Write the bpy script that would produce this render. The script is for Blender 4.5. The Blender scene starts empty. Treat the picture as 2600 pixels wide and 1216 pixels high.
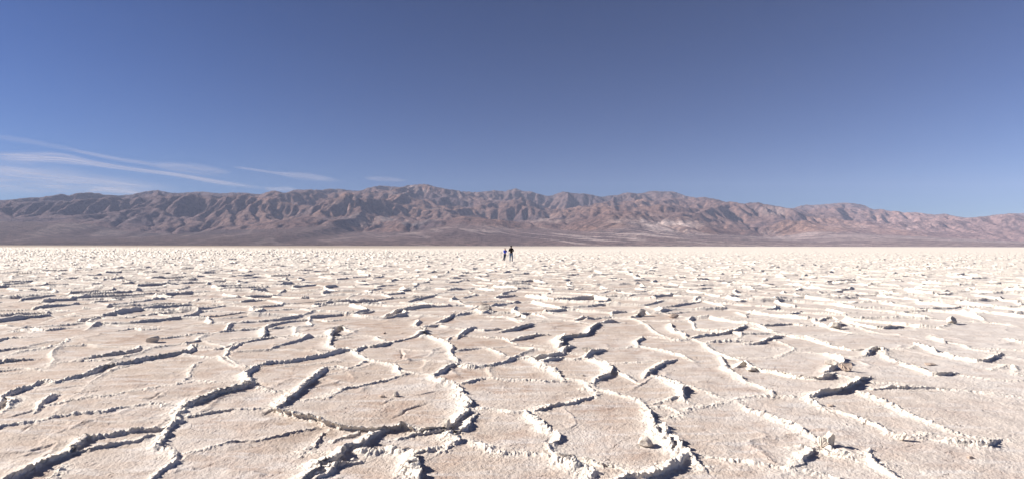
import bpy, bmesh, math, random
import numpy as np
from mathutils import Vector, Matrix

# ------------------------------------------------------------------ camera
F = 1500.0          # focal length in pixels of the 2600 px wide photograph
EYE = 1.70
S = bpy.context.scene
C = S.collection
cam_d = bpy.data.cameras.new('camera')
cam = bpy.data.objects.new('camera', cam_d); C.objects.link(cam); S.camera = cam
cam_d.sensor_fit = 'HORIZONTAL'; cam_d.sensor_width = 36.0; cam_d.lens = 36.0 * F / 2600
cam_d.shift_y = 16.5 / 2600; cam_d.clip_start = 0.1; cam_d.clip_end = 400000.0
cam.matrix_world = Matrix.Translation((0, 0, EYE)) @ Matrix.Rotation(math.radians(90), 4, 'X') @ Matrix.Rotation(5 / 2600, 4, 'Z')

# ------------------------------------------------------------------ sun, sky, exposure
SUN_EL = math.radians(31)
SUN_H = Vector((-0.97, 0.23)).normalized()
sun_dir = Vector((SUN_H.x * math.cos(SUN_EL), SUN_H.y * math.cos(SUN_EL), math.sin(SUN_EL)))
sl_ = bpy.data.lights.new('sun', 'SUN'); sl_.energy = 5.0; sl_.angle = math.radians(0.53); sl_.color = (1.0, 0.935, 0.85)
sun = bpy.data.objects.new('sun', sl_); C.objects.link(sun)
sun.rotation_euler = (-sun_dir).to_track_quat('-Z', 'Y').to_euler()
W = bpy.data.worlds.new('World'); S.world = W; W.use_nodes = True
nt = W.node_tree; nt.nodes.clear()
sky = nt.nodes.new('ShaderNodeTexSky'); sky.sky_type = 'NISHITA'; sky.sun_disc = False
sky.sun_elevation = SUN_EL; sky.sun_rotation = math.atan2(SUN_H.x, SUN_H.y)
sky.altitude = 1500; sky.air_density = 1.0; sky.dust_density = 0.0; sky.ozone_density = 3.0
hs = nt.nodes.new('ShaderNodeHueSaturation'); hs.inputs['Saturation'].default_value = 1.0
tint = nt.nodes.new('ShaderNodeMix'); tint.data_type = 'RGBA'; tint.blend_type = 'MULTIPLY'; tint.inputs[0].default_value = 1
tint.inputs[7].default_value = (.134, .160, .218, 1)
bg = nt.nodes.new('ShaderNodeBackground'); bg.inputs['Strength'].default_value = 0.06
wo = nt.nodes.new('ShaderNodeOutputWorld')
gm = nt.nodes.new('ShaderNodeGamma'); gm.inputs[1].default_value = 1.45
nt.links.new(sky.outputs[0], gm.inputs[0]); nt.links.new(gm.outputs[0], hs.inputs['Color']); nt.links.new(hs.outputs[0], tint.inputs[6])
# sky colour scaled by direction: brightened on the side opposite the sun
def wn(typ, **kw):
    nd = nt.nodes.new(typ)
    for k, v in kw.items(): setattr(nd, k, v)
    return nd
tcw = wn('ShaderNodeTexCoord'); sx_ = wn('ShaderNodeSeparateXYZ'); nt.links.new(tcw.outputs['Generated'], sx_.inputs[0])
cl_ = wn('ShaderNodeClamp'); cl_.inputs[1].default_value = -.8; cl_.inputs[2].default_value = .8; nt.links.new(sx_.outputs[0], cl_.inputs[0])
a_ = wn('ShaderNodeMath', operation='MULTIPLY_ADD'); nt.links.new(cl_.outputs[0], a_.inputs[0]); a_.inputs[1].default_value = .6; a_.inputs[2].default_value = .34
b_ = wn('ShaderNodeMath', operation='MULTIPLY_ADD'); nt.links.new(a_.outputs[0], b_.inputs[0]); nt.links.new(cl_.outputs[0], b_.inputs[1]); b_.inputs[2].default_value = 1.0
vm_ = wn('ShaderNodeVectorMath', operation='SCALE'); nt.links.new(tint.outputs[2], vm_.inputs[0]); nt.links.new(b_.outputs[0], vm_.inputs['Scale'])
nt.links.new(vm_.outputs[0], bg.inputs['Color']); nt.links.new(bg.outputs[0], wo.inputs[0])
S.view_settings.view_transform = 'Standard'; S.view_settings.look = 'None'
S.view_settings.exposure = 1.05; S.view_settings.gamma = 1.0; S.view_settings.use_curve_mapping = False
try:
    S.cycles.volume_bounces = 0; S.cycles.diffuse_bounces = 2; S.cycles.max_bounces = 8; S.cycles.transparent_max_bounces = 24
except Exception: pass

# ------------------------------------------------------------------ helpers
def tag(o, label=None, cat=None, group=None, kind=None):
    if label: o['label'] = label
    if cat: o['category'] = cat
    if group: o['group'] = group
    if kind: o['kind'] = kind
    return o

_tab = {}
def vnoise(x, y, seed=0):
    if seed not in _tab: _tab[seed] = np.random.RandomState(seed).rand(256, 256).astype(np.float32)
    T = _tab[seed]
    xf = np.floor(x); yf = np.floor(y)
    xi = xf.astype(np.int32) & 255; yi = yf.astype(np.int32) & 255
    fx = (x - xf).astype(np.float32); fy = (y - yf).astype(np.float32)
    fx = fx * fx * fx * (fx * (fx * 6 - 15) + 10); fy = fy * fy * fy * (fy * (fy * 6 - 15) + 10)
    x1 = (xi + 1) & 255; y1 = (yi + 1) & 255
    a = T[xi, yi]; b = T[x1, yi]; c = T[xi, y1]; d = T[x1, y1]
    return (a + (b - a) * fx) * (1 - fy) + (c + (d - c) * fx) * fy
def fbm(x, y, o=5, seed=0, g=.5):
    s = 0; a = 1; t = 0
    for i in range(o):
        s = s + a * (vnoise(x * 2**i + 17.3 * i, y * 2**i + 9.1 * i, seed + i) * 2 - 1); t += a; a *= g
    return s / t
def ridged(x, y, o=5, seed=0, g=.5):
    s = 0; a = 1; t = 0
    for i in range(o):
        s = s + a * (1 - np.abs(vnoise(x * 2**i + 7.3 * i, y * 2**i + 3.1 * i, seed + i) * 2 - 1) * 1.6); t += a; a *= g
    return s / t
def sst(a, b, x):
    t = np.clip((x - a) / (b - a), 0, 1); return t * t * (3 - 2 * t)
def horizon(u): return 622 + 5 * u / 2600
def px2ground(u, v, z=0.0):
    y = (EYE - z) * F / (v - horizon(u)); return (u - 1300) / F * y, y

def grid_mesh(name, co, nx, ny, attrs=None, smooth=True):
    """co: (nx*ny,3), index i*ny+j, i along x, j away from the camera"""
    me = bpy.data.meshes.new(name)
    me.vertices.add(len(co)); me.vertices.foreach_set('co', co.astype(np.float32).ravel())
    i = np.arange(nx - 1)[:, None] * ny; j = np.arange(ny - 1)[None]
    a = (i + j).ravel(); q = np.stack([a, a + ny, a + ny + 1, a + 1], 1).astype(np.int32)
    n = len(q)
    me.loops.add(n * 4); me.polygons.add(n)
    me.loops.foreach_set('vertex_index', q.ravel())
    me.polygons.foreach_set('loop_start', np.arange(0, n * 4, 4, dtype=np.int32))
    me.polygons.foreach_set('use_smooth', np.full(n, smooth, dtype=bool))
    me.update(calc_edges=True)
    for k, (typ, arr) in (attrs or {}).items():
        at = me.attributes.new(k, typ, 'POINT')
        at.data.foreach_set('value' if typ == 'FLOAT' else 'color', arr.astype(np.float32).ravel())
    return me

class NT:
    """tiny node helper"""
    def __init__(s, name):
        s.m = bpy.data.materials.new(name); s.m.use_nodes = True; s.t = s.m.node_tree; s.t.nodes.clear()
        s.out = s.n('ShaderNodeOutputMaterial')
    def n(s, typ, **kw):
        nd = s.t.nodes.new(typ)
        for k, v in kw.items(): setattr(nd, k, v)
        return nd
    def l(s, a, b): s.t.links.new(a, b)
    def val(s, inp, v):
        if isinstance(v, bpy.types.NodeSocket): s.l(v, inp)
        else: inp.default_value = v
    def math(s, op, a, b=0.0, clamp=False):
        nd = s.n('ShaderNodeMath', operation=op); nd.use_clamp = clamp
        s.val(nd.inputs[0], a); s.val(nd.inputs[1], b); return nd.outputs[0]
    def mix(s, fac, a, b, mode='MIX'):
        nd = s.n('ShaderNodeMix', data_type='RGBA', blend_type=mode)
        s.val(nd.inputs[0], fac); s.val(nd.inputs[6], a); s.val(nd.inputs[7], b); return nd.outputs[2]
    def noise(s, vec, scale, detail=4, rough=.5):
        nd = s.n('ShaderNodeTexNoise'); nd.inputs['Scale'].default_value = scale
        nd.inputs['Detail'].default_value = detail; nd.inputs['Roughness'].default_value = rough
        if vec is not None: s.l(vec, nd.inputs['Vector'])
        return nd.outputs['Fac']
    def ramp(s, f, a, b):
        nd = s.n('ShaderNodeMapRange'); nd.inputs[1].default_value = a; nd.inputs[2].default_value = b
        nd.interpolation_type = 'SMOOTHSTEP'; s.l(f, nd.inputs[0]); return nd.outputs[0]
    def attr(s, name, out='Fac'): return s.n('ShaderNodeAttribute', attribute_name=name).outputs[out]
    def bsdf(s, color, rough=.9, normal=None, spec=.2):
        b = s.n('ShaderNodeBsdfPrincipled'); s.val(b.inputs['Base Color'], color); s.val(b.inputs['Roughness'], rough)
        b.inputs['Specular IOR Level'].default_value = spec
        if normal is not None: s.l(normal, b.inputs['Normal'])
        s.l(b.outputs[0], s.out.inputs[0]); return b
    def bump(s, h, dist, strength=1.0, prev=None):
        b = s.n('ShaderNodeBump'); b.inputs['Strength'].default_value = strength; b.inputs['Distance'].default_value = dist
        s.l(h, b.inputs['Height'])
        if prev is not None: s.l(prev, b.inputs['Normal'])
        return b.outputs[0]

# ------------------------------------------------------------------ salt crust: ridges surveyed from the photograph
# crop coordinates (0.3619 photo px each); offset of each crop; (offset, drop side, height, points)
K1, K2, K3 = (0, 780), (850, 780), (1700, 780)
T = [
 (K1,'D',.10,[(20,1200),(110,1170),(250,1110),(340,1070),(430,1040),(520,1000),(580,970),(615,935),(650,910),(760,900),(870,875),(1000,845),(1100,840),(1220,830),(1290,800)]),
 (K1,'D',.06,[(555,1005),(650,990),(760,965),(880,945),(1000,935),(1090,910),(1200,870)]),
 (K1,'D',.13,[(-60,700),(0,670),(60,630),(120,600),(200,570),(260,545),(340,515),(400,525),(450,510),(560,480),(640,450),(690,415),(780,400),(900,385),(1000,360),(1080,350),(1180,335),(1270,320),(1340,290),(1360,265),(1420,270)]),
 (K1,'D',.035,[(250,575),(420,540),(560,510),(700,470),(800,440),(900,405),(960,395)]),
 (K1,'D',.10,[(0,720),(40,690),(90,660),(110,620)]),
 (K1,'D',.06,[(-60,880),(0,860),(60,840),(150,820),(250,810),(340,795),(430,780),(520,765),(640,755),(740,745),(850,715),(950,700),(1050,690),(1150,695),(1240,690),(1300,690)]),
 (K1,'C',.03,[(0,790),(100,765),(190,740),(250,720)]),
 (K1,'R',.07,[(250,720),(300,670),(360,640),(380,610)]),
 (K1,'D',.035,[(330,700),(420,690),(490,675),(580,660),(640,640),(740,645),(830,630),(930,605),(1050,590),(1190,555),(1290,540),(1400,515),(1470,530)]),
 (K1,'C',.02,[(560,610),(680,600),(780,590)]),
 (K1,'R',.15,[(1320,690),(1360,660),(1430,640),(1500,610),(1570,590),(1640,565),(1690,540),(1720,500)]),
 (K1,'R',.16,[(1720,520),(1690,470),(1740,430),(1780,400)]),
 (K1,'D',.14,[(1780,400),(1860,385),(1950,375),(2060,365),(2150,350),(2250,335),(2340,310),(2400,295),(2487,290)]),
 (K1,'R',.07,[(1320,690),(1330,750),(1310,790),(1250,840),(1190,890),(1160,940),(1150,965),(1120,985),(1220,1000),(1290,1035),(1260,1080),(1200,1120),(1130,1165),(1090,1225)]),
 (K1,'N',.12,[(1290,670),(1330,700),(1320,740)]),
 (K1,'D',.03,[(1290,1035),(1400,1015),(1500,990),(1590,960),(1700,935),(1790,930),(1870,900),(1980,875),(2100,850)]),
 (K1,'D',.05,[(1350,755),(1450,745),(1550,730),(1650,720),(1750,715),(1850,710),(1930,700)]),
 (K1,'N',.04,[(1700,570),(1780,575),(1880,590),(1980,590),(2060,580)]),
 (K1,'R',.11,[(2250,420),(2220,460),(2190,500),(2130,540),(2090,580),(2050,620),(1990,655),(1940,680)]),
 (K1,'D',.12,[(1940,680),(1960,710),(2050,740),(2130,760),(2200,790),(2300,805),(2400,820),(2487,825),(2600,830),(2700,830),(2830,820),(2930,840),(3050,830),(3140,790)]),
 (K1,'D',.05,[(2250,420),(2340,410),(2400,430),(2487,415)]),
 (K1,'R',.06,[(1550,365),(1590,320),(1640,270),(1700,245)]),
 (K1,'D',.06,[(1700,245),(1800,225),(1900,210),(1960,215)]),
 (K1,'D',.05,[(1420,300),(1500,300),(1570,285),(1640,250)]),
 (K1,'N',.06,[(1200,340),(1300,350),(1400,360),(1500,365),(1570,360),(1640,400),(1700,425)]),
 (K1,'D',.06,[(80,320),(150,300),(260,290),(350,270),(400,250),(450,225),(500,215)]),
 (K1,'C',.03,[(400,265),(520,255),(650,260)]),
 (K1,'D',.08,[(-50,385),(0,375),(80,365),(160,360)]),
 (K1,'D',.05,[(-50,455),(0,440),(80,430),(200,420),(300,430)]),
 (K1,'D',.05,[(400,385),(520,375),(620,370),(720,370),(800,360)]),
 (K1,'D',.10,[(620,345),(700,335),(780,320),(860,310),(940,290),(960,265)]),
 (K1,'D',.05,[(960,265),(1050,260),(1150,270),(1250,260),(1360,265)]),
 (K1,'D',.06,[(1140,220),(1250,205),(1350,200),(1450,185),(1550,180),(1650,165),(1750,150),(1830,135)]),
 (K1,'D',.04,[(1310,150),(1380,125),(1500,110),(1620,100)]),
 (K1,'D',.10,[(1850,160),(1880,130),(1950,105),(2050,90),(2150,85)]),
 (K1,'D',.06,[(2150,85),(2250,85),(2300,95),(2400,85),(2487,80)]),
 (K1,'R',.10,[(1820,200),(1850,160),(1870,140)]),
 (K1,'N',.05,[(1850,200),(2000,200),(2150,205),(2280,200)]),
 (K1,'D',.15,[(2290,190),(2300,160),(2360,145),(2430,135),(2450,150)]),
 (K1,'R',.06,[(2290,200),(2330,230),(2350,270),(2400,295)]),
 (K1,'D',.13,[(500,110),(600,90),(700,60),(790,40)]),
 (K1,'D',.04,[(300,110),(400,80),(500,55),(600,45),(660,40)]),
 (K1,'D',.13,[(-60,245),(0,230),(60,215),(200,205)]),
 (K1,'D',.1,[(820,30),(900,20),(1000,5),(1060,0)]),
 (K1,'D',.07,[(850,165),(940,150),(1000,160),(1150,150)]),
 (K1,'D',.09,[(200,150),(300,165),(450,150),(540,140)]),
 (K1,'D',.08,[(60,180),(120,170),(200,175)]),
 (K1,'C',.03,[(2070,170),(2170,150),(2240,135)]),
 (K1,'R',.04,[(2170,985),(2210,920),(2240,870)]),
 (K1,'N',.04,[(2170,990),(2260,1000),(2350,1010),(2430,1000)]),
 (K1,'R',.12,[(2120,1225),(2200,1160),(2230,1110),(2290,1075),(2350,1060),(2410,1040),(2487,980)]),
 (K1,'R',.10,[(2250,1160),(2300,1120),(2400,1080),(2487,1060)]),
 (K1,'D',.02,[(2050,650),(2150,650),(2280,630),(2350,600),(2450,555),(2487,550)]),
 (K1,'R',.05,[(1380,400),(1370,430),(1350,480),(1320,510)]),
 (K1,'C',.03,[(1060,670),(1130,640),(1190,600)]),
 (K1,'C',.03,[(220,890),(240,850),(300,820)]),
 (K1,'C',.025,[(470,890),(540,850)]),
 (K1,'C',.02,[(60,1060),(160,1040),(280,1010)]),
 (K1,'C',.025,[(0,1030),(150,1010),(300,985),(480,940)]),
 (K1,'D',.04,[(370,1205),(440,1160),(460,1130)]),
 (K1,'D',.06,[(100,70),(300,60),(340,25),(420,15)]),
 (K1,'D',.05,[(1050,60),(1100,40),(1200,65)]),
 (K1,'D',.06,[(640,60),(760,80),(950,70),(1100,45),(1300,30)]),
 (K1,'D',.05,[(1200,75),(1400,65),(1600,50),(1750,30),(1900,25),(1990,15)]),
 (K2,'R',.12,[(880,700),(905,670),(880,620),(880,570),(840,530),(780,510),(720,470)]),
 (K2,'R',.12,[(790,790),(850,750),(890,700)]),
 (K2,'D',.07,[(60,895),(110,880),(150,870),(200,850)]),
 (K2,'D',.08,[(560,885),(650,870),(740,845),(800,860),(880,800),(920,760)]),
 (K2,'D',.05,[(0,610),(60,580),(120,555),(250,535),(370,510),(470,485),(560,465),(600,460)]),
 (K2,'D',.05,[(0,430),(80,425),(140,400),(200,375),(260,370)]),
 (K2,'R',.06,[(80,290),(140,310),(200,350),(280,375),(370,400),(440,420)]),
 (K2,'N',.06,[(440,420),(500,440),(590,460),(720,470)]),
 (K2,'R',.10,[(420,400),(470,430),(490,450)]),
 (K2,'D',.11,[(740,470),(790,450),(830,415),(890,395),(920,390)]),
 (K2,'D',.09,[(920,400),(1000,410),(1080,405),(1160,390),(1230,370),(1300,345)]),
 (K2,'R',.07,[(600,200),(680,205),(740,230),(790,270),(820,310),(850,360),(900,390)]),
 (K2,'D',.04,[(390,250),(480,230),(560,210),(620,200)]),
 (K2,'D',.11,[(260,270),(340,270),(390,250)]),
 (K2,'D',.08,[(-20,300),(60,290),(110,285),(150,300),(230,280),(260,270)]),
 (K2,'R',.05,[(280,205),(330,230),(390,245)]),
 (K2,'N',.03,[(0,225),(100,200),(200,195),(280,205)]),
 (K2,'R',.14,[(590,190),(610,180),(640,150),(660,165)]),
 (K2,'D',.09,[(610,130),(700,125),(740,115)]),
 (K2,'R',.08,[(550,90),(600,130)]),
 (K2,'N',.06,[(740,110),(820,135),(880,140),(920,150),(960,150)]),
 (K2,'R',.12,[(890,200),(930,170),(990,130)]),
 (K2,'D',.07,[(990,150),(1080,155),(1170,150),(1230,150)]),
 (K2,'D',.10,[(700,100),(760,80),(820,60),(860,45)]),
 (K2,'R',.05,[(800,230),(840,205),(1000,200),(1120,205),(1220,210),(1290,240),(1310,250)]),
 (K2,'D',.03,[(1110,285),(1200,280),(1300,270),(1420,265),(1540,270)]),
 (K2,'R',.05,[(1100,280),(1140,310),(1180,335),(1240,345)]),
 (K2,'D',.12,[(1350,350),(1430,350),(1500,330),(1560,310),(1580,275),(1620,265)]),
 (K2,'D',.12,[(1440,372),(1490,362),(1550,345)]),
 (K2,'D',.09,[(1310,225),(1370,200),(1430,185),(1460,185)]),
 (K2,'R',.14,[(1550,260),(1560,210),(1570,190)]),
 (K2,'R',.08,[(1370,350),(1440,390),(1520,430),(1560,460),(1600,490)]),
 (K2,'N',.06,[(1550,345),(1640,355),(1720,345)]),
 (K2,'R',.14,[(1740,330),(1770,300),(1830,290)]),
 (K2,'D',.07,[(870,525),(960,515),(1050,490),(1130,485),(1220,490),(1320,500),(1420,505),(1500,510),(1600,505)]),
 (K2,'N',.06,[(1600,480),(1650,490),(1720,505),(1780,530),(1830,560)]),
 (K2,'R',.11,[(1750,350),(1800,370),(1850,400),(1890,430),(1870,470),(1810,500)]),
 (K2,'D',.07,[(1890,440),(1960,450),(2010,470),(2060,500)]),
 (K2,'N',.05,[(1850,385),(1950,390),(2080,390),(2200,385),(2290,375)]),
 (K2,'R',.08,[(2170,470),(2230,430),(2290,400),(2360,370)]),
 (K2,'D',.11,[(1600,200),(1640,195),(1720,190),(1760,160),(1800,120),(1860,105)]),
 (K2,'D',.08,[(1860,105),(1980,100),(2030,100)]),
 (K2,'N',.05,[(1850,280),(1900,280),(2000,275),(2080,265)]),
 (K2,'R',.08,[(2100,260),(2120,230),(2150,205)]),
 (K2,'N',.06,[(2150,205),(2230,205),(2350,215),(2470,230)]),
 (K2,'N',.07,[(2110,260),(2200,280),(2290,300),(2380,330),(2460,360),(2487,370)]),
 (K2,'R',.07,[(1330,720),(1400,705),(1500,675),(1600,665),(1650,640),(1720,620),(1790,595)]),
 (K2,'N',.07,[(1770,530),(1790,595)]),
 (K2,'N',.06,[(1790,560),(1850,560),(1930,590),(2040,620),(2130,640),(2180,680),(2200,700)]),
 (K2,'N',.05,[(900,715),(1000,710),(1100,720),(1200,735),(1290,730),(1330,725)]),
 (K2,'R',.10,[(1310,740),(1360,790),(1420,830),(1480,870),(1530,910),(1500,950)]),
 (K2,'D',.08,[(1500,950),(1530,1000),(1600,1040),(1700,1060),(1790,1080),(1890,1100),(1960,1130)]),
 (K2,'C',.03,[(1600,690),(1650,730),(1670,770),(1660,820),(1560,860)]),
 (K2,'R',.13,[(2200,700),(2240,770),(2260,830),(2280,880),(2300,930),(2340,980)]),
 (K2,'R',.11,[(2270,790),(2310,830),(2350,900),(2400,980),(2440,1050),(2487,1080)]),
 (K2,'R',.13,[(2400,1010),(2350,1060),(2250,1100),(2150,1150),(2060,1180),(1960,1190),(1880,1225)]),
 (K2,'N',.06,[(870,915),(960,930),(1040,960),(1120,1000),(1220,1020),(1330,1020),(1440,1040),(1530,1060)]),
 (K2,'R',.09,[(1530,1060),(1600,1090),(1700,1130),(1740,1160),(1760,1215)]),
 (K2,'R',.09,[(740,850),(770,870),(790,900),(840,920),(800,960)]),
 (K2,'D',.06,[(800,960),(740,980),(640,1005),(600,1010)]),
 (K2,'R',.12,[(-40,1080),(70,1050),(110,1000),(170,960),(240,920),(300,880),(350,850)]),
 (K2,'R',.10,[(-20,1140),(60,1080),(150,1070)]),
 (K2,'R',.11,[(270,980),(340,990),(420,980),(480,990),(560,1010),(590,1030),(570,1090),(580,1150),(590,1225)]),
 (K2,'C',.04,[(2020,570),(2080,540),(2180,500),(2240,475)]),
 (K2,'R',.07,[(2240,470),(2320,490),(2400,530),(2420,590)]),
 (K2,'D',.08,[(2280,645),(2340,625),(2420,615),(2450,635)]),
 (K2,'D',.07,[(2220,690),(2300,680),(2380,720)]),
 (K2,'D',.12,[(2060,60),(2110,60),(2150,30),(2200,40)]),
 (K2,'D',.06,[(2200,40),(2330,40),(2487,30)]),
 (K2,'D',.07,[(1270,60),(1330,40),(1420,45),(1470,60)]),
 (K2,'N',.05,[(1480,40),(1600,45),(1700,60)]),
 (K2,'D',.11,[(1690,75),(1770,60)]),
 (K2,'R',.12,[(1230,155),(1310,140),(1380,110)]),
 (K2,'N',.05,[(1380,100),(1500,95),(1640,90),(1770,110)]),
 (K2,'D',.07,[(90,45),(200,35),(300,20)]),
 (K2,'D',.12,[(330,62),(400,45),(450,20),(550,10)]),
 (K2,'R',.14,[(1010,5),(1040,35),(1110,15)]),
 (K2,'N',.07,[(1070,60),(1150,65),(1230,70),(1300,90),(1370,100)]),
 (K2,'N',.05,[(2040,75),(2130,90),(2200,130),(2240,170),(2330,200),(2400,215)]),
 (K2,'R',.08,[(2350,110),(2400,160),(2487,185)]),
 (K2,'C',.02,[(410,760),(500,715),(600,690),(660,675)]),
 (K2,'C',.02,[(330,680),(410,640)]),
 (K2,'C',.02,[(480,300),(500,340),(490,370)]),
 (K2,'C',.02,[(560,620),(650,600),(740,575)]),
 (K3,'D',.10,[(500,400),(560,380),(640,420),(740,440),(830,460),(920,485),(1020,492),(1100,480),(1150,455)]),
 (K3,'N',.07,[(0,230),(110,225),(180,215),(250,240),(310,290),(370,315),(420,340),(470,360),(560,380)]),
 (K3,'D',.09,[(180,205),(250,190),(350,180),(430,165),(500,145),(540,125)]),
 (K3,'R',.08,[(0,130),(60,170),(130,180),(160,205)]),
 (K3,'D',.10,[(270,235),(360,235),(440,235),(520,235)]),
 (K3,'D',.08,[(540,250),(620,250),(640,230)]),
 (K3,'D',.07,[(640,235),(680,220),(760,205),(820,195)]),
 (K3,'D',.08,[(590,120),(680,120),(780,115),(870,110),(960,120),(1060,120),(1130,130)]),
 (K3,'N',.06,[(610,140),(700,160),(780,180),(850,190)]),
 (K3,'D',.07,[(850,190),(930,205),(1010,215),(1060,240),(1150,270),(1250,290),(1340,300),(1420,300)]),
 (K3,'N',.04,[(450,350),(560,350),(680,350),(790,340),(870,310),(880,290),(820,260),(740,230),(680,220)]),
 (K3,'R',.13,[(1150,325),(1190,350),(1200,380),(1130,410),(1110,430)]),
 (K3,'N',.03,[(900,310),(1040,320),(1150,335)]),
 (K3,'N',.06,[(1500,300),(1530,330),(1600,370),(1700,400)]),
 (K3,'D',.11,[(1700,410),(1780,430),(1860,460),(1930,470),(2000,460)]),
 (K3,'N',.05,[(2010,470),(2100,480),(2250,500),(2400,510),(2487,510)]),
 (K3,'R',.09,[(1420,330),(1430,300),(1510,285),(1530,310)]),
 (K3,'N',.04,[(1200,340),(1300,350),(1420,345)]),
 (K3,'N',.04,[(1550,290),(1700,290),(1750,270)]),
 (K3,'D',.08,[(1750,250),(1830,280),(1900,320),(2000,345),(2100,360),(2200,370),(2250,330),(2280,310)]),
 (K3,'R',.15,[(1350,480),(1250,520),(1200,550),(1140,580),(1060,600),(1000,630)]),
 (K3,'R',.11,[(1000,630),(1010,660),(1060,700)]),
 (K3,'N',.05,[(1150,460),(1230,480),(1300,495),(1400,520),(1560,530),(1700,545)]),
 (K3,'D',.08,[(1440,568),(1550,560),(1700,570),(1850,570),(1960,575)]),
 (K3,'N',.04,[(2010,590),(2200,600),(2487,630)]),
 (K3,'R',.06,[(380,340),(430,420),(500,470),(560,520),(640,560),(710,590),(740,620)]),
 (K3,'N',.05,[(0,510),(80,540),(180,560),(300,600),(400,630)]),
 (K3,'R',.13,[(0,520),(50,540),(75,580),(95,615)]),
 (K3,'N',.06,[(400,640),(500,630),(600,625),(720,630),(850,640),(960,640)]),
 (K3,'N',.05,[(30,740),(100,690),(200,680),(300,670),(350,660),(470,650)]),
 (K3,'R',.06,[(470,655),(560,720),(660,750),(760,800),(850,840),(900,870),(950,900),(1010,930)]),
 (K3,'D',.08,[(1010,980),(1060,985),(1100,1010),(1180,1030),(1280,1055)]),
 (K3,'N',.08,[(1010,930),(1100,980),(1180,1010),(1280,1040),(1380,1060),(1430,1070)]),
 (K3,'R',.07,[(1280,590),(1380,630),(1440,660),(1560,700),(1680,740),(1770,790),(1900,830),(2000,860)]),
 (K3,'N',.06,[(2000,860),(2100,890),(2220,910),(2360,920)]),
 (K3,'D',.11,[(1940,925),(2050,940),(2150,950),(2330,970),(2380,930)]),
 (K3,'D',.06,[(1070,710),(1150,740),(1230,760),(1300,790),(1380,820),(1420,860),(1500,880),(1600,890)]),
 (K3,'N',.05,[(1600,890),(1680,880),(1800,880),(1920,900)]),
 (K3,'R',.07,[(1430,1010),(1450,1070),(1500,1110),(1560,1150),(1620,1180),(1700,1215)]),
 (K3,'R',.07,[(830,1065),(880,1030),(960,980)]),
 (K3,'N',.06,[(960,980),(1050,990)]),
 (K3,'C',.03,[(880,1080),(890,1110)]),
 (K3,'N',.05,[(150,1020),(250,1040),(350,1060),(450,1070),(560,1090),(700,1110),(820,1130),(940,1145),(1050,1170),(1150,1200),(1300,1210)]),
 (K3,'D',.09,[(1230,90),(1310,110),(1400,130),(1480,140),(1600,130)]),
 (K3,'D',.07,[(1040,90),(1100,70),(1150,70),(1180,80)]),
 (K3,'D',.11,[(1160,100),(1190,130)]),
 (K3,'N',.04,[(1250,110),(1350,150),(1480,180),(1600,190)]),
 (K3,'D',.07,[(1840,200),(1930,240)]),
 (K3,'N',.05,[(1930,240),(2080,260),(2150,290),(2280,310)]),
 (K3,'N',.06,[(1620,60),(1800,80),(1960,95)]),
 (K3,'D',.07,[(1960,95),(2100,100),(2300,110),(2400,125)]),
 (K3,'D',.09,[(2130,20),(2250,35),(2380,45),(2487,25)]),
 (K3,'D',.08,[(2360,215),(2420,235),(2487,245)]),
 (K3,'R',.09,[(850,50),(920,30),(960,30)]),
 (K3,'R',.08,[(480,30),(520,60)]),
 (K3,'N',.04,[(340,80),(450,100),(560,115)]),
 (K3,'D',.05,[(1680,30),(1800,35)]),
 (K3,'N',.05,[(2300,430),(2380,400),(2487,460)]),
]

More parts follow.
